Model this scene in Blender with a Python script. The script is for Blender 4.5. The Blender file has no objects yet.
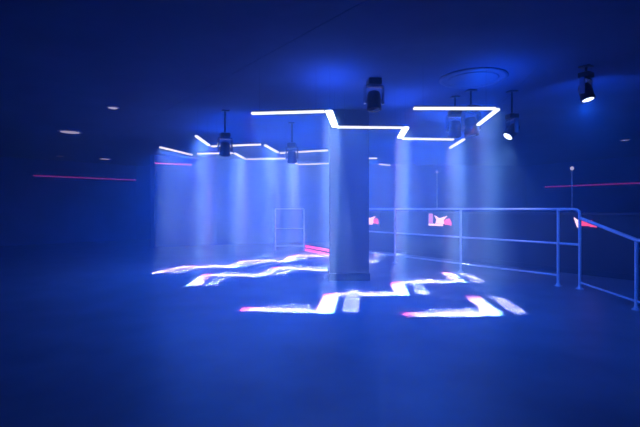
import bpy, bmesh, math, random
from mathutils import Vector, Matrix, Euler
random.seed(4)
S = bpy.context.scene
COL = S.collection
PI = math.pi

# ------------------------------------------------------------------ tuning
HAZE = 0.13           # peak haze density per metre, over the dance floor
STRIP = 1.6          # LED strip radiance
DOWN_FILL = 16.5           # watts per bar of the added wide blue fill
UP_FILL = 4.2  # watts per bar of the upward blue fill
BEAM = 9.2            # watts of one bar's down beam
EXPOSURE = 0.0

# ------------------------------------------------------------------ camera frame (room metres)
F, CX, HY, EYE = 427.0, 320.0, 208.5, 1.2
CEIL, BAR = 2.85, 2.33
def on_level(px, py, z):
    """Point of the horizontal level z seen at photo position (px, py)."""
    Y = F * (EYE - z) / (py - HY)
    return Vector(((px - CX) / F * Y, Y, z))
def at_depth(px, py, Y):
    return Vector(((px - CX) / F * Y, Y, EYE + (HY - py) / F * Y))

cam = bpy.data.objects.new('camera', bpy.data.cameras.new('camera'))
COL.objects.link(cam)
cam.location = (0, 0, EYE)
cam.rotation_euler = (PI / 2, 0, 0)
cam.data.sensor_width = 36
cam.data.lens = 36 * F / 640
cam.data.shift_y = -(213.5 - HY) / 640
cam.data.clip_start = 0.02
S.camera = cam

# ------------------------------------------------------------------ materials
def mat(name, color, rough=0.5, metal=0.0, noise=0.0, scale=6.0, bump=0.0, spec=0.5):
    m = bpy.data.materials.new(name); m.use_nodes = True
    nt = m.node_tree; b = nt.nodes['Principled BSDF']
    b.inputs['Base Color'].default_value = (*color, 1)
    b.inputs['Roughness'].default_value = rough
    b.inputs['Metallic'].default_value = metal
    b.inputs['Specular IOR Level'].default_value = spec
    tc = nt.nodes.new('ShaderNodeTexCoord')
    n = nt.nodes.new('ShaderNodeTexNoise'); n.inputs['Scale'].default_value = scale
    n.inputs['Detail'].default_value = 5
    nt.links.new(tc.outputs['Object'], n.inputs['Vector'])
    if noise:
        r = nt.nodes.new('ShaderNodeValToRGB')
        r.color_ramp.elements[0].position = 0.3; r.color_ramp.elements[1].position = 0.7
        r.color_ramp.elements[0].color = (*[c * (1 - noise) for c in color], 1)
        r.color_ramp.elements[1].color = (*[min(1, c * (1 + noise)) for c in color], 1)
        nt.links.new(n.outputs['Fac'], r.inputs['Fac'])
        nt.links.new(r.outputs['Color'], b.inputs['Base Color'])
    if bump:
        bp = nt.nodes.new('ShaderNodeBump'); bp.inputs['Strength'].default_value = bump
        bp.inputs['Distance'].default_value = 0.02
        nt.links.new(n.outputs['Fac'], bp.inputs['Height'])
        nt.links.new(bp.outputs['Normal'], b.inputs['Normal'])
    return m
def glow(name, color, strength):
    m = bpy.data.materials.new(name); m.use_nodes = True
    nt = m.node_tree; nt.nodes.clear()
    e = nt.nodes.new('ShaderNodeEmission'); o = nt.nodes.new('ShaderNodeOutputMaterial')
    e.inputs['Color'].default_value = (*color, 1); e.inputs['Strength'].default_value = strength
    nt.links.new(e.outputs[0], o.inputs['Surface'])
    return m

M = dict(
    floor=mat('floor_vinyl', (.215, .245, .285), .40, 0, .18, 1.6, .05),
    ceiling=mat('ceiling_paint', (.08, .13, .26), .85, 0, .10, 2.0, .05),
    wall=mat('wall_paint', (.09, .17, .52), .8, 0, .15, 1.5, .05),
    wall_dark=mat('unseen_wall_black', (.025, .025, .03), .8, 0, .15, 1.5, .05),  # out-of-view walls made black to cut their bounce light
    pillar=mat('pillar_paint', (.03, .045, .10), .7, 0, .12, 3.0, .05),
    rail=mat('rail_paint', (.92, .92, .95), .3, .1, .05, 12, 0),
    black=mat('fixture_black', (.02, .02, .025), .35, 0, .1, 10, 0),
    chrome=mat('fixture_metal', (.6, .6, .65), .25, .9, .05, 10, 0),
    bar=mat('counter_laminate', (.03, .03, .04), .5, 0, .2, 4, 0),
    top=mat('counter_top', (.10, .10, .12), .3, 0, .2, 6, 0),
    white=mat('white_trim', (.7, .7, .72), .5, 0, .05, 6, 0),
    disc=mat('ceiling_disc', (.10, .14, .24), .5, .0, .05, 6, 0),
    strip=glow('led_strip', (.82, .90, 1.0), STRIP),
    strip_hot=glow('led_strip_hot', (.80, .88, 1.0), STRIP * 2.5),
    red=glow('red_glow', (1.0, .05, .22), 2.2),
    purple=glow('magenta_led', (.42, .03, .42), .45),
    purple_near=glow('magenta_led_bright', (.9, .08, .6), .9),
    purple_dim=glow('magenta_led_dim', (.22, .03, .45), .12),
    pinkwhite=glow('sign_white', (1.0, .72, .95), 1.6),
    pink=glow('sign_pink', (1.0, .10, .28), 1.15),
    lilac=glow('sign_lilac', (.70, .30, .85), 1.1),
    lens_on=glow('lens_lit', (.55, .68, 1.0), 3.0),
    lens_off=mat('lens_glass', (.03, .03, .06), .05, 0, 0, 5, 0, .8),
    down=glow('downlight_lens', (.55, .58, .95), .75),
    down_dim=glow('downlight_lens_dim', (.35, .38, .8), .5),
    bulb=glow('lamp_bulb', (.55, .6, 1.0), .8),
)

# ------------------------------------------------------------------ mesh helpers
def box(bm, c, size, rot=None, bevel=0.0):
    r = bmesh.ops.create_cube(bm, size=1)
    m = Matrix.Translation(c) @ (rot.to_4x4() if rot else Matrix()) @ Matrix.Diagonal((*size, 1))
    bmesh.ops.transform(bm, matrix=m, verts=r['verts'])
    if bevel:
        es = list({e for v in r['verts'] for e in v.link_edges})
        bmesh.ops.bevel(bm, geom=es, offset=bevel, segments=2, affect='EDGES', profile=.5)
def tube(bm, a, b, r, n=12, r2=None):
    a, b = Vector(a), Vector(b); d = b - a
    q = d.to_track_quat('Z', 'Y').to_matrix().to_4x4()
    bmesh.ops.create_cone(bm, cap_ends=True, segments=n, radius1=r, radius2=r if r2 is None else r2,
                          depth=d.length, matrix=Matrix.Translation((a + b) / 2) @ q)
def path_tube(bm, pts, r, n=12):
    """Round bar along a polyline with mitred rings."""
    pts = [Vector(p) for p in pts]; rings = []
    for i, p in enumerate(pts):
        d0 = (p - pts[i - 1]).normalized() if i else (pts[1] - p).normalized()
        d1 = (pts[i + 1] - p).normalized() if i < len(pts) - 1 else d0
        t = (d0 + d1).normalized()
        up = Vector((0, 0, 1)) if abs(t.z) < .9 else Vector((0, 1, 0))
        if rings:
            u = (prev_u - t * prev_u.dot(t)).normalized()
        else:
            u = up.cross(t).normalized()
        prev_u = u; w = t.cross(u)
        rings.append([bm.verts.new(p + (u * math.cos(2 * PI * k / n) + w * math.sin(2 * PI * k / n)) * r) for k in range(n)])
    for a, b in zip(rings, rings[1:]):
        for k in range(n):
            bm.faces.new((a[k], a[(k + 1) % n], b[(k + 1) % n], b[k]))
    bm.faces.new(rings[0][::-1]); bm.faces.new(rings[-1])
def lathe(bm, prof, n=24, mtx=None):
    rings = []
    for r, z in prof:
        rings.append([bm.verts.new((r * math.cos(2 * PI * k / n), r * math.sin(2 * PI * k / n), z)) for k in range(n)])
    for a, b in zip(rings, rings[1:]):
        for k in range(n):
            bm.faces.new((a[k], a[(k + 1) % n], b[(k + 1) % n], b[k]))
    bm.faces.new(rings[0][::-1]); bm.faces.new(rings[-1])
    if mtx:
        bmesh.ops.transform(bm, matrix=mtx, verts=[v for r in rings for v in r])
def prism(bm, poly, z0, z1):
    a = [bm.verts.new((x, y, z0)) for x, y in poly]; b = [bm.verts.new((x, y, z1)) for x, y in poly]
    n = len(poly)
    for k in range(n):
        bm.faces.new((a[k], a[(k + 1) % n], b[(k + 1) % n], b[k]))
    bm.faces.new(a[::-1]); bm.faces.new(b)
def obj(name, bm, m, parent=None, smooth=False):
    bmesh.ops.recalc_face_normals(bm, faces=bm.faces)
    me = bpy.data.meshes.new(name); bm.to_mesh(me); bm.free()
    me.materials.append(m)
    if smooth:
        for p in me.polygons: p.use_smooth = True
        me.set_sharp_from_angle(angle=math.radians(40))
    o = bpy.data.objects.new(name, me); COL.objects.link(o)
    if parent: o.parent = parent
    return o
def thing(name, label, cat, loc=(0, 0, 0), rz=0.0, group=None):
    o = bpy.data.objects.new(name, None); COL.objects.link(o)
    o.empty_display_size = .1
    o.location = loc; o.rotation_euler = (0, 0, rz)
    o['label'] = label; o['category'] = cat
    if group: o['group'] = group
    return o
def struct(name, bm, m, label=None, cat=None):
    o = obj(name, bm, m); o['kind'] = 'structure'
    if label: o['label'] = label
    if cat: o['category'] = cat
    return o
def new(): return bmesh.new()
def copy_tree(src, parent=None):
    c = src.copy(); COL.objects.link(c)
    if parent: c.parent = parent
    for ch in list(src.children): copy_tree(ch, c)
    return c

# ------------------------------------------------------------------ room shell
OUT = [(-14, 10.15), (-7.1, 16.5), (-5.2, 16.5), (-5.2, 13.1), (-3.4, 14.1), (4, 16.2), (8.0, 16.525), (14.5, 6.37), (14.5, -4), (-14, -4)]
NAMES = ['wall_left', 'wall_left_back', 'wall_return', 'wall_partition', 'wall_back', 'wall_back_right', 'wall_right', 'wall_right_side', 'wall_rear', 'wall_left_side']
bm = new(); prism(bm, OUT, -.1, 0)
struct('floor', bm, M['floor'], 'dark grey club floor catching blue light', 'floor')
for i, nm in enumerate(NAMES):
    a, b = Vector(OUT[i]), Vector(OUT[(i + 1) % len(OUT)])
    d = (b - a).normalized(); nrm = Vector((-d.y, d.x)) * .12
    bm = new(); prism(bm, [a, b, b + nrm, a + nrm], 0, 3.25)
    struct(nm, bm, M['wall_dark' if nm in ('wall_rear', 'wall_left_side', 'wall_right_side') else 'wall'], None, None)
# ceiling in two parts; the slight diagonal step is shaped to leave a faint dark line
E0, E1 = (-14.0, 22.0), (4.6, -4.0)
p, q = on_level(190, 97, CEIL), on_level(345, 12, CEIL)
d = Vector((q.x - p.x, q.y - p.y)).normalized()
def edge_at_x(x): t = (x - p.x) / d.x; return (x, p.y + t * d.y)
def edge_at_y(y): t = (y - p.y) / d.y; return (p.x + t * d.x, y)
ex = edge_at_x(-8.0); ey = edge_at_y(-4.0)
low = [ex, ey, (14.5, -4), (14.5, 6.37), (8.0, 16.525), (4, 16.2), (-3.4, 14.1), (-5.2, 13.1), (-5.2, 16.5), (-7.1, 16.5), (-8.0, 15.67)]
bm = new(); prism(bm, low, CEIL, 3.3)
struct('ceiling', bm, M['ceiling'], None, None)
high = [(-14, -4), ey, ex, (-8.0, 15.67), (-14, 10.15)]
bm = new(); prism(bm, high, 2.853, 3.3)
struct('ceiling_upper', bm, M['ceiling'], None, None)

# pillar with a slightly wider plinth
pw, py = .325, 7.1
pc = (349.5 - CX) / F * py
bm = new(); box(bm, (pc, py + pw, CEIL / 2), (pw * 2, pw * 2, CEIL), bevel=.012)
box(bm, (pc, py + pw, .06), (pw * 2 + .04, pw * 2 + .04, .12), bevel=.008)
struct('pillar', bm, M['pillar'], 'dark square pillar standing in the middle of the dance floor', 'pillar')

# ------------------------------------------------------------------ LED bars
def beam(name, parent, mid, x_axis, length, off, color, power, spread=.9, width=.19, up=False):
    """Area light at one LED bar: hits the floor `off` metres from straight below."""
    z = -Vector((off[0], off[1], -mid.z)).normalized()
    if up: z = -z
    x = (x_axis - z * x_axis.dot(z)).normalized(); y = z.cross(x)
    L = bpy.data.lights.new(name, 'AREA'); L.shape = 'RECTANGLE'
    L.size = length; L.size_y = width; L.energy = power; L.color = color
    L.spread = math.radians(spread)
    o = bpy.data.objects.new(name, L); COL.objects.link(o)
    mw = Matrix((x, y, z)).transposed().to_4x4(); mw.translation = mid
    o.parent = parent
    o.matrix_parent_inverse = Matrix.LocRotScale(parent.location, parent.rotation_euler, None).inverted()
    o.matrix_basis = mw
    return o
def fringe(L, red_end, ax):
    L.use_nodes = True; nt = L.node_tree
    em = next(n for n in nt.nodes if n.type == 'EMISSION')
    g = nt.nodes.new('ShaderNodeNewGeometry'); sp = nt.nodes.new('ShaderNodeSeparateXYZ')
    nt.links.new(g.outputs['Parametric'], sp.inputs[0])
    def ramp(stops, out):
        r = nt.nodes.new('ShaderNodeValToRGB'); cr = r.color_ramp
        while len(cr.elements) < len(stops): cr.elements.new(.5)
        for e, (p, c) in zip(cr.elements, stops): e.position = p; e.color = (*c, 1)
        nt.links.new(out, r.inputs['Fac']); return r.outputs['Color']
    al = [(0, (.62, .05, .12)), (.08, (.62, .06, .15)), (.13, (.62, .58, .85)), (.9, (.59, .64, 1)), (.95, (.25, .55, 1))]
    if red_end: al = [(1 - p, c) for p, c in al][::-1]
    ac = [(0, (.45, .9, 1)), (.14, (.6, 1, 1)), (.2, (1, 1, 1)), (.85, (1, 1, 1)), (.9, (1, .5, .6))]
    mx = nt.nodes.new('ShaderNodeMix'); mx.data_type = 'RGBA'; mx.blend_type = 'MULTIPLY'; mx.inputs[0].default_value = 1
    nt.links.new(ramp(al, sp.outputs['X']), mx.inputs[6]); nt.links.new(ramp(ac, sp.outputs['Y']), mx.inputs[7])
    nt.links.new(mx.outputs[2], em.inputs['Color'])
BARS = [  # px0, py0, px1, py1, hot, label
    (251, 113.6, 325, 111.6, 0, 'white LED bar running left from the brightest flare above the pillar'),
    (329, 111, 335, 126.5, 1, 'short-looking LED bar with the brightest flare, end-on above the pillar'),
    (336.5, 127.3, 403, 127.8, 0, 'LED bar crossing in front of the top of the pillar'),
    (406, 127.5, 400, 137.5, 1, 'short-looking end-on LED bar with a flare, just right of the pillar'),
    (402, 138.8, 454, 139.6, 0, 'LED bar under the long front bar, ending below the twin lamp heads'),
    (464, 139.3, 450, 148, 0, 'slanting LED bar hanging lowest right of the pillar, below the twin lamp heads'),
    (413, 108.5, 496, 108.7, 0, 'long level LED bar nearest the front on the right, under the round ceiling disc'),
    (498, 109.3, 478, 125, 0, 'slanting LED bar joined to the right end of the long front bar'),
    (196, 136, 209, 145.5, 0, 'slanting LED bar whose upper end is the highest of the left cluster'),
    (211, 146.5, 261, 144.6, 0, 'LED bar crossing behind the dark lamp head of the left cluster'),
    (265, 145.3, 278, 152.6, 0, 'slanting LED bar in the middle of the left cluster, between two level bars'),
    (280, 153.2, 328, 150.4, 0, 'LED bar whose right end meets the pillar, upper of two there'),
    (160, 147.3, 192, 155, 0, 'long slanting LED bar at the far left end of the cluster'),
    (197, 153.8, 233, 153.2, 0, 'LED bar just below the crossing bar, left of the dark lamp head'),
    (234.6, 153.3, 245, 159, 0, 'slanting LED bar just right of the dark hanging lamp head on the left'),
    (246, 159.3, 288, 158.5, 0, 'lower level LED bar ending left of the second dark lamp head'),
    (289.5, 159.2, 297, 164, 0, 'slanting far LED bar half behind the second dark lamp head beside the pillar'),
    (298, 164.6, 329, 163.6, 0, 'lowest level LED bar left of the pillar, right of the second lamp head'),
    (339, 158.2, 377, 158.4, 0, 'far LED bar mostly hidden by the pillar, upper of two on its right'),
    (379, 164.2, 390, 165.4, 0, 'shortest far LED bar, lower of two right of the pillar'),
]
for (x0, y0, x1, y1, hot, label) in BARS:
    a, b = on_level(x0, y0, BAR), on_level(x1, y1, BAR)
    if a.x > b.x: a, b = b, a
    mid = (a + b) / 2; v = b - a; Ln = v.length; ax = v.normalized()
    rz = math.atan2(v.y, v.x)
    t = thing('led_bar', label, 'light bar', mid, rz, 'ceiling LED bars')
    bm = new(); box(bm, (0, 0, .018), (Ln - .02, .034, .014), bevel=.004); obj('housing', bm, M['white'], t)
    bm = new(); box(bm, (0, 0, 0), (Ln - .01, .085 if hot else .05, .024), bevel=.006); obj('diffuser', bm, M['strip_hot' if hot else 'strip'], t)
    splay = -.5 if 'right end of the long front' in label else 0   # these wires clear the ceiling disc
    for s in (-1, 1):
        bm = new(); tube(bm, (s * Ln * .38, 0, .03), (s * Ln * .38, splay, CEIL - BAR), .0015, 6)
        obj('suspension_cable', bm, M['chrome'], t)
    m2 = Vector((mid.x, mid.y, BAR - .028))
    k = Ln / .95 * BEAM * (1 + max(0, mid.y - 5.5) * .20)   # the rear rows run brighter
    if abs(v.x) > abs(v.y) * 1.2: off = (.16, .24)
    else: off = (.245, .0)
    nb_ = BARS.index((x0, y0, x1, y1, hot, label))
    if nb_ % 2 == 0: beam('blue_down_fill', t, m2, ax, Ln, (0, 0), (0, .10, 1), DOWN_FILL * 2, 158, .06)  # blue fill added for the whole room; the strip itself glows white
    if nb_ % 2 == 1: beam('blue_up_fill', t, Vector((mid.x, mid.y, BAR + .04)), ax, Ln, (0, 0), (0, .10, 1), UP_FILL * 2, 168, .06, True)  # blue fill added above the bars to brighten the ceiling
    across = abs(v.x) > abs(v.y)
    red_end = 0 if across else (1 if b.y > a.y else 0)          # the optics fringe red at one end, cyan at the other
    ob = beam('down_beam', t, m2, ax, Ln + .14, (-.05, .01), (1, 1, 1), k * (1.7 if hot else 1), .9, .21)
    fringe(ob.data, red_end, ax)
    beam('pale_beam', t, m2, ax, Ln, off, (.42, .48, 1), k * .42, width=.19)

# ------------------------------------------------------------------ moving-head lamps
def moving_head(px, py, Y, label, pan, tilt, lit, size=1.0, aim=None, power=0, hue=(.42, .58, 1)):
    c = at_depth(px, py, Y)
    t = thing('moving_head_light', label, 'stage light', (c.x, c.y, CEIL), math.radians(pan), 'moving head lamps under the ceiling')
    drop = CEIL - c.z; s = size
    bt = -(drop - .30 * s)                               # top of the base box
    if bt < -.03:
        bm = new(); tube(bm, (0, 0, bt), (0, 0, -.012), .014, 12); box(bm, (0, 0, -.008), (.12, .12, .016), bevel=.003)
        obj('drop_pole', bm, M['black'], t, True)
    bm = new(); box(bm, (0, 0, bt - .06 * s), (.17 * s, .16 * s, .08 * s), bevel=.015 * s); obj('base', bm, M['black'], t)
    bm = new()
    top = bt - .115 * s; hz = -drop
    box(bm, (0, 0, top), (.25 * s, .07 * s, .03 * s), bevel=.008 * s)
    for q in (-1, 1):
        box(bm, (q * .118 * s, 0, (top + hz - .04 * s) / 2), (.026 * s, .075 * s, abs(hz - .05 * s - top)), bevel=.010 * s)
        tube(bm, (q * .095 * s, 0, hz), (q * .134 * s, 0, hz), .028 * s, 14)
    obj('yoke', bm, M['chrome'], t)
    R = Matrix.Translation((0, 0, hz)) @ Euler((math.radians(tilt), 0, 0)).to_matrix().to_4x4()
    bm = new()
    lathe(bm, [(.035 * s, .13 * s), (.070 * s, .115 * s), (.086 * s, .07 * s), (.090 * s, 0), (.088 * s, -.06 * s), (.094 * s, -.075 * s), (.094 * s, -.115 * s), (.080 * s, -.12 * s)], 24, R)
    hd = obj('lamp_head', bm, M['black'], t, True)
    bm = new()
    lathe(bm, [(.074 * s, -.1195 * s), (.074 * s, -.124 * s), (.05 * s, -.132 * s), (.02 * s, -.136 * s)], 24, R)
    obj('lens', bm, M['lens_on' if lit else 'lens_off'], hd, True)
    if aim:
        src = c + Vector((0, 0, -.16 * s)); L = bpy.data.lights.new('head_fill', 'SPOT')  # fill spot added at the lit heads to brighten the rails and right side
        L.energy = power; L.color = hue; L.spot_size = math.radians(78 if hue[0] > .3 else 125); L.spot_blend = .7; L.shadow_soft_size = .05
        o = bpy.data.objects.new('head_fill', L); COL.objects.link(o)
        o.location = src + (Vector(aim) - src).normalized() * .1
        o.rotation_euler = (Vector(aim) - src).to_track_quat('-Z', 'Y').to_euler()
        o.parent = t; o.matrix_parent_inverse = Matrix.LocRotScale(t.location, t.rotation_euler, None).inverted()
    return t
moving_head(374, 101, 5.45, 'moving head lamp with two glinting yoke arms, hung above the pillar top', 8, -6, False)
moving_head(225, 149, 7.2, 'dark moving head lamp hanging in front of the left cluster of LED bars', 25, 12, False, .95)
moving_head(292, 157, 8.2, 'dark moving head lamp hanging just left of the pillar', -10, 8, False, .95)
moving_head(455, 129, 6.3, 'left one of the twin dark lamp heads under the slanting LED bar', 0, 5, False)
moving_head(471, 127, 5.95, 'right one of the twin dark lamp heads, touching the slanting LED bar', 15, -8, False, 1.05)
moving_head(512, 131, 6.0, 'moving head lamp with an oval lit lens right of the slanting LED bars', -80, -40, True, .85, (2.9, 7.7, .9), 58)
moving_head(586, 92, 4.95, 'moving head lamp with a lit lens alone at the far right of the ceiling', 35, -14, True, .8, (6.0, 9.5, 1.3), 90, (.01, .12, 1))

# ------------------------------------------------------------------ ceiling disc and downlights
c = on_level(473, 78, CEIL)
t = thing('ceiling_disc', 'large round disc set on the ceiling above the right-hand LED bars', 'vent', c)
bm = new(); lathe(bm, [(.41, 0), (.415, -.01), (.40, -.022), (.36, -.024), (.34, -.015)], 48); obj('outer_ring', bm, M['disc'], t, True)
bm = new(); lathe(bm, [(.05, -.008), (.31, -.012), (.30, -.024), (.22, -.034), (.05, -.038)], 48); obj('center_plate', bm, M['disc'], t, True)
for r in (.335,):
    bm = new(); lathe(bm, [(r, -.004), (r, -.016), (r - .02, -.016), (r - .02, -.004)], 48); obj('inner_ring', bm, M['disc'], t, True)

def downlight(px, py, z, r, m, label):
    c = on_level(px, py, z)
    t = thing('ceiling_downlight', label, 'downlight', c, 0, 'round downlights in the ceiling')
    bm = new(); lathe(bm, [(r * 1.25, 0), (r * 1.25, -.012), (r * 1.15, -.02), (r, -.018), (r, -.004)], 28); obj('trim_ring', bm, M['white'], t, True)
    bm = new(); lathe(bm, [(r * .98, -.003), (r * .98, -.016), (r * .6, -.026), (r * .1, -.03)], 28); obj('lens', bm, M[m], t, True)
downlight(113, 107, 2.853, .075, 'down', 'small bright downlight highest of those on the dark left ceiling')
downlight(70, 131.5, 2.853, .19, 'down', 'widest ceiling downlight, second from the left side of the ceiling')
downlight(105, 158.6, 2.853, .16, 'down', 'flat ceiling downlight just above the magenta strip on the left')
downlight(625, 139.5, CEIL, .09, 'down_dim', 'faint tiny downlight on the dark ceiling at the far right')
downlight(60, 156, 2.853, .08, 'down_dim', 'faintest tiny downlight above the magenta strip on the left wall')

# ------------------------------------------------------------------ magenta LED lines on the walls
def wall_strip(a, b, m, label, drop=None):
    a, b = Vector(a), Vector(b)
    mid = (a + b) / 2; t = thing('wall_led_strip', label, 'LED strip', mid, 0, 'magenta LED strips on the walls')
    d = (b - a).normalized(); rot = Matrix.Rotation(math.atan2(d.y, d.x), 3, 'Z')
    n = rot @ Vector((0, -1, 0))
    bm = new(); box(bm, n * .012, ((b - a).length, .024, .05), rot, .004); obj('channel', bm, M['black'], t)
    bm = new(); box(bm, n * .026, ((b - a).length - .02, .012, .045), rot, .003); obj('light_line', bm, M[m], t)
    if drop:
        p = a - mid + n * .02 + d * .03
        bm = new(); box(bm, p + Vector((0, 0, -drop / 2 - .04)), (.05, .03, drop), rot, .003); obj('light_line', bm, M['purple_dim'], t)
def on_wall(i, px, z):
    """Point of wall i (inner face) seen in direction px, at height z."""
    a, b = Vector(OUT[i]), Vector(OUT[i + 1]); k = (px - CX) / F; e = b - a
    s = (k * a.y - a.x) / (e.x - k * e.y)
    p = a + e * s
    return Vector((p.x, p.y, z))
def wz(i, px, py): P = on_wall(i, px, 0); return EYE + (HY - py) / F * P.y
za = (wz(0, 33, 175.8) + wz(0, 136, 180)) / 2
wall_strip(on_wall(0, 33, za), on_wall(0, 136, za), 'purple', 'long magenta LED strip along the dark left wall')
zb = (wz(3, 152, 163) + wz(3, 192, 165)) / 2
wall_strip(on_wall(3, 152.5, zb), on_wall(3, 192, zb), 'purple_near', 'short magenta LED strip behind the left cluster of LED bars', 1.3)
zc = (wz(6, 545, 187) + wz(6, 640, 183)) / 2
wall_strip(on_wall(6, 545, zc), on_wall(6, 690, zc), 'purple', 'magenta LED strip along the right wall above the railing corner')

# ------------------------------------------------------------------ railings
def post(bm, x, y, z, r=.021):
    tube(bm, (x, y, 0.012), (x, y, z), r, 14)
    lathe(bm, [(.055, .0), (.055, .012), (.035, .02), (r, .05)], 18, Matrix.Translation((x, y, 0)))
A = [Vector((.62, 10.72)), Vector((1.65, 9.40)), Vector((2.70, 8.07)), Vector((3.70, 6.62)), Vector((3.87, 6.36))]
# straighten onto one line
la, lb = Vector((1.65, 9.40)), Vector((3.87, 6.36)); ld = (lb - la).normalized()
A = [la + ld * (q - la).dot(ld) for q in A]
ra = thing('metal_railing', 'long pale three-bar railing running from behind the pillar to the right corner post', 'railing', (A[1].x, A[1].y, 0), 0, 'pale metal railings')
o0 = Vector((A[1].x, A[1].y, 0))
def rel(q, z): return Vector((q.x, q.y, z)) - o0
for q in A[:-1]:
    bm = new(); post(bm, *(rel(q, 0).xy), 1.18); obj('post', bm, M['rail'], ra, True)
bm = new(); q = rel(A[-1], 0)
post(bm, q.x, q.y, 1.12); obj('post', bm, M['rail'], ra, True)
bm = new()
e = rel(A[-1], 0); d3 = Vector((ld.x, ld.y, 0))
path_tube(bm, [rel(A[0], 1.19), e + Vector((0, 0, 1.19)) - d3 * .08, e + Vector((0, 0, 1.183)) - d3 * .04, e + Vector((0, 0, 1.16)) - d3 * .012, e + Vector((0, 0, 1.11))], .020)
obj('top_rail', bm, M['rail'], ra, True)
bm = new(); tube(bm, rel(A[0], .66), rel(A[-1], .66), .017); obj('middle_rail', bm, M['rail'], ra, True)
bm = new(); tube(bm, rel(A[0], .165), rel(A[-2], .165), .016); obj('bottom_rail', bm, M['rail'], ra, True)

p2 = on_level(637, 310, 0)
rb = thing('metal_railing', 'lower sloping railing leading right from the corner post, cut off by the picture edge', 'railing', (p2.x, p2.y, 0), 0, 'pale metal railings')
o0 = Vector((p2.x, p2.y, 0)); ce = Vector((A[-1].x, A[-1].y, 0)) - o0
dd = Vector((-ce.x, -ce.y, 0)).normalized()
bm = new(); post(bm, 0, 0, .81, .026); obj('post', bm, M['rail'], rb, True)
far = dd * 1.4
bm = new(); post(bm, far.x, far.y, .81, .026); obj('post', bm, M['rail'], rb, True)
bm = new(); path_tube(bm, [ce + dd * .03 + Vector((0, 0, 1.05)), ce + dd * .1 + Vector((0, 0, 1.04)), Vector((0, 0, .825)), far + Vector((0, 0, .825))], .024); obj('top_rail', bm, M['rail'], rb, True)
bm = new(); tube(bm, ce + dd * .03 + Vector((0, 0, .10)), far + Vector((0, 0, .10)), .014); obj('bottom_rail', bm, M['rail'], rb, True)

g0, g1 = on_level(275, 250.5, 0), on_level(304, 250.5, 0)
rc = thing('metal_railing', 'small far railing panel left of the pillar beside the red step light', 'railing', g0, 0, 'pale metal railings')
w = g1.x - g0.x
for x in (0, w):
    bm = new(); post(bm, x, 0, 1.18, .028); obj('post', bm, M['rail'], rc, True)
for z, nm, r in ((1.19, 'top_rail', .016), (.63, 'middle_rail', .012), (.13, 'bottom_rail', .02)):
    bm = new(); tube(bm, (0, 0, z), (w, 0, z), r); obj(nm, bm, M['rail'], rc, True)

# ------------------------------------------------------------------ step with red light beside the far railing
s0 = Vector((g1.x + .05, 12.15, 0)); s1 = Vector((.30, 10.75, 0))
sd = (s1 - s0); sl = sd.length; rot = Matrix.Rotation(math.atan2(sd.y, sd.x), 3, 'Z')
t = thing('platform_step', 'low dark step with two pinkish red light lines, left of the pillar', 'step', (s0 + s1) / 2)
bm = new(); nb = rot @ Vector((0, 1, 0))
box(bm, nb * .125 + Vector((0, 0, .08)), (sl, .25, .16), rot, .006); obj('step_body', bm, M['bar'], t)
nf = rot @ Vector((0, -1, 0))
for z, h in ((.13, .06), (.03, .05)):  # lower line stands in for the upper one's reflection in the floor
    bm = new(); box(bm, nf * .006 + Vector((0, 0, z)), (sl, .02, h), rot, .003); obj('light_line', bm, M['red'], t)

# ------------------------------------------------------------------ bar counter, signs and slim lamps
nrm = Vector((.808, .589)); bo = Vector((1.65, 9.40)) + nrm * 1.5; bd = ld
def cnt(s, u=0.0): q = bo + bd * s + nrm * u; return Vector((q.x, q.y, 0))
cm = cnt(.1)
crz = math.atan2(bd.y, bd.x)
t = thing('bar_counter', 'dark waist-high bar counter behind the long railing', 'counter', cm, crz)
bm = new(); box(bm, (0, .30, .55), (8.2, .50, 1.08), bevel=.01); obj('counter_body', bm, M['bar'], t)
bm = new(); box(bm, (0, .29, 1.105), (8.3, .62, .04), bevel=.008); obj('counter_top', bm, M['top'], t)
bm = new(); box(bm, (0, .04, .05), (8.2, .03, .10), bevel=.004); obj('kick_board', bm, M['black'], t)
def poly_plate(name, pts, y0, y1, m, parent):
    bm = new()
    a = [bm.verts.new((x, y0, z)) for x, z in pts]; b = [bm.verts.new((x, y1, z)) for x, z in pts]
    n = len(pts)
    for k in range(n): bm.faces.new((a[k], a[(k + 1) % n], b[(k + 1) % n], b[k]))
    bm.faces.new(a[::-1]); bm.faces.new(b)
    obj(name, bm, M[m], parent)
def sign(s, z, sc, pinker, label):
    q = cnt(s, .045)
    t = thing('lit_sign', label, 'sign', (q.x, q.y, z), crz, 'lit signs on the counter front')
    bm = new(); box(bm, (0, -.012, 0), (.78 * sc, .024, .44 * sc), bevel=.004); obj('backing_panel', bm, M['black'], t)
    def uv(l): return [((x - 438) / 33.8 * sc, (220.5 - y) / 41 * sc) for x, y in l]
    W, P = ('pink', 'pink') if pinker else ('pinkwhite', 'pink')
    if not pinker:
        poly_plate('edge_bar', uv([(426.8, 214.5), (430.6, 214.5), (430.8, 224.3), (426.8, 224.3)]), -.04, -.024, 'lilac', t)
        poly_plate('base_bar', uv([(426.5, 224.7), (441, 224.7), (441, 226.6), (426.5, 226.6)]), -.04, -.024, 'pinkwhite', t)
    else:
        poly_plate('edge_bar', uv([(427, 213.5), (433, 218.5), (434, 226.6), (430.5, 226.6)]), -.04, -.024, 'pinkwhite', t)
    poly_plate('bow_emblem', uv([(432.6, 216.2), (437.5, 219.2), (445.3, 216.6), (441.4, 221), (442.4, 224.4), (433.8, 224.4), (435, 220.6)]), -.045, -.024, 'pink' if pinker else 'pinkwhite', t)
    poly_plate('side_emblem', uv([(442, 221.4), (444.5, 219.5), (447.4, 219), (449.2, 222.5), (449, 226), (446, 225.2), (443, 225.6)]), -.042, -.024, 'pink', t)
sign(-2.42, .89, 1.0, False, 'pink and white lit sign half hidden by the right side of the pillar')
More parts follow.
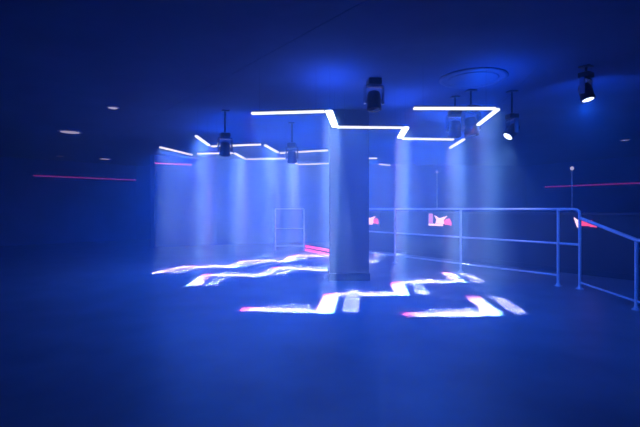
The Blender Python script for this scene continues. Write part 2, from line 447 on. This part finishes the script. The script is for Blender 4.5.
sign(.02, .93, 1.0, False, 'pink and white lit sign under the middle of the long railing')
sign(3.22, .94, .58, True, 'small red and pink lit sign behind the railing corner post')
def slim_lamp(px, py, u, label):
    k = (px - CX) / F
    b0 = cnt(0, u); s = (k * b0.y - b0.x) / (bd.x - k * bd.y)
    q = cnt(s, u); h = EYE + (HY - py) / F * q.y - 1.125
    t = thing('pole_lamp', label, 'lamp', (q.x, q.y, 1.125), 0, 'slim pole lamps on the counter')
    bm = new(); lathe(bm, [(.06, 0), (.06, .012), (.02, .03), (.012, .05)], 18); obj('base', bm, M['black'], t, True)
    bm = new(); tube(bm, (0, 0, .03), (0, 0, h - .03), .012, 10); obj('pole', bm, M['rail'], t, True)
    bm = new(); lathe(bm, [(.012, h - .06), (.03, h - .045), (.034, h - .02), (.028, h), (.01, h + .01)], 16); obj('bulb', bm, M['bulb'], t, True)
slim_lamp(437, 171, .3, 'slim pole lamp on the counter above the middle lit sign')
slim_lamp(572, 167, .3, 'slim pole lamp on the counter left of the railing corner post')

# ------------------------------------------------------------------ haze and world
w = bpy.data.worlds.new('club_haze'); S.world = w; w.use_nodes = True
nt = w.node_tree
bg = nt.nodes['Background']; bg.inputs['Color'].default_value = (0, 0, 0, 1); bg.inputs['Strength'].default_value = 0
vs = nt.nodes.new('ShaderNodeVolumeScatter')
vs.inputs['Color'].default_value = (.40, .74, 1.0, 1)
# the hazer's smoke hangs over the dance floor and thins out towards the edges of the room
geo = nt.nodes.new('ShaderNodeNewGeometry')
mp = nt.nodes.new('ShaderNodeVectorMath'); mp.operation = 'SUBTRACT'; mp.inputs[1].default_value = (0.1, 8.2, 2.6)
sc_ = nt.nodes.new('ShaderNodeVectorMath'); sc_.operation = 'MULTIPLY'; sc_.inputs[1].default_value = (.44, 1.35, 1.25)
ln = nt.nodes.new('ShaderNodeVectorMath'); ln.operation = 'LENGTH'
mr = nt.nodes.new('ShaderNodeMapRange'); mr.interpolation_type = 'SMOOTHSTEP'
mr.inputs['From Min'].default_value = 9.0; mr.inputs['From Max'].default_value = 0.8
mr.inputs['To Min'].default_value = .06 * HAZE; mr.inputs['To Max'].default_value = HAZE
nz = nt.nodes.new('ShaderNodeTexNoise'); nz.inputs['Scale'].default_value = .9; nz.inputs['Detail'].default_value = 2
nr = nt.nodes.new('ShaderNodeMapRange')
nr.inputs['From Min'].default_value = .3; nr.inputs['From Max'].default_value = .7
nr.inputs['To Min'].default_value = .6; nr.inputs['To Max'].default_value = 1.4
mu = nt.nodes.new('ShaderNodeMath'); mu.operation = 'MULTIPLY'
L_ = nt.links.new
L_(geo.outputs['Position'], mp.inputs[0]); L_(mp.outputs[0], sc_.inputs[0]); L_(sc_.outputs[0], ln.inputs[0])
L_(ln.outputs['Value'], mr.inputs['Value']); L_(geo.outputs['Position'], nz.inputs['Vector'])
L_(nz.outputs['Fac'], nr.inputs['Value']); L_(mr.outputs[0], mu.inputs[0]); L_(nr.outputs[0], mu.inputs[1])
L_(mu.outputs[0], vs.inputs['Density'])
vs.inputs['Anisotropy'].default_value = .1
w.cycles.volume_step_size = .6
nt.links.new(vs.outputs[0], nt.nodes['World Output'].inputs['Volume'])

# ------------------------------------------------------------------ render look
S.view_settings.view_transform = 'Standard'
S.view_settings.look = 'None'
S.view_settings.exposure = EXPOSURE
S.view_settings.gamma = 1
S.view_settings.use_curve_mapping = False
S.cycles.use_denoising = True
S.cycles.max_bounces = 6
S.cycles.diffuse_bounces = 3
S.cycles.volume_bounces = 2
S.cycles.sample_clamp_indirect = 4.0
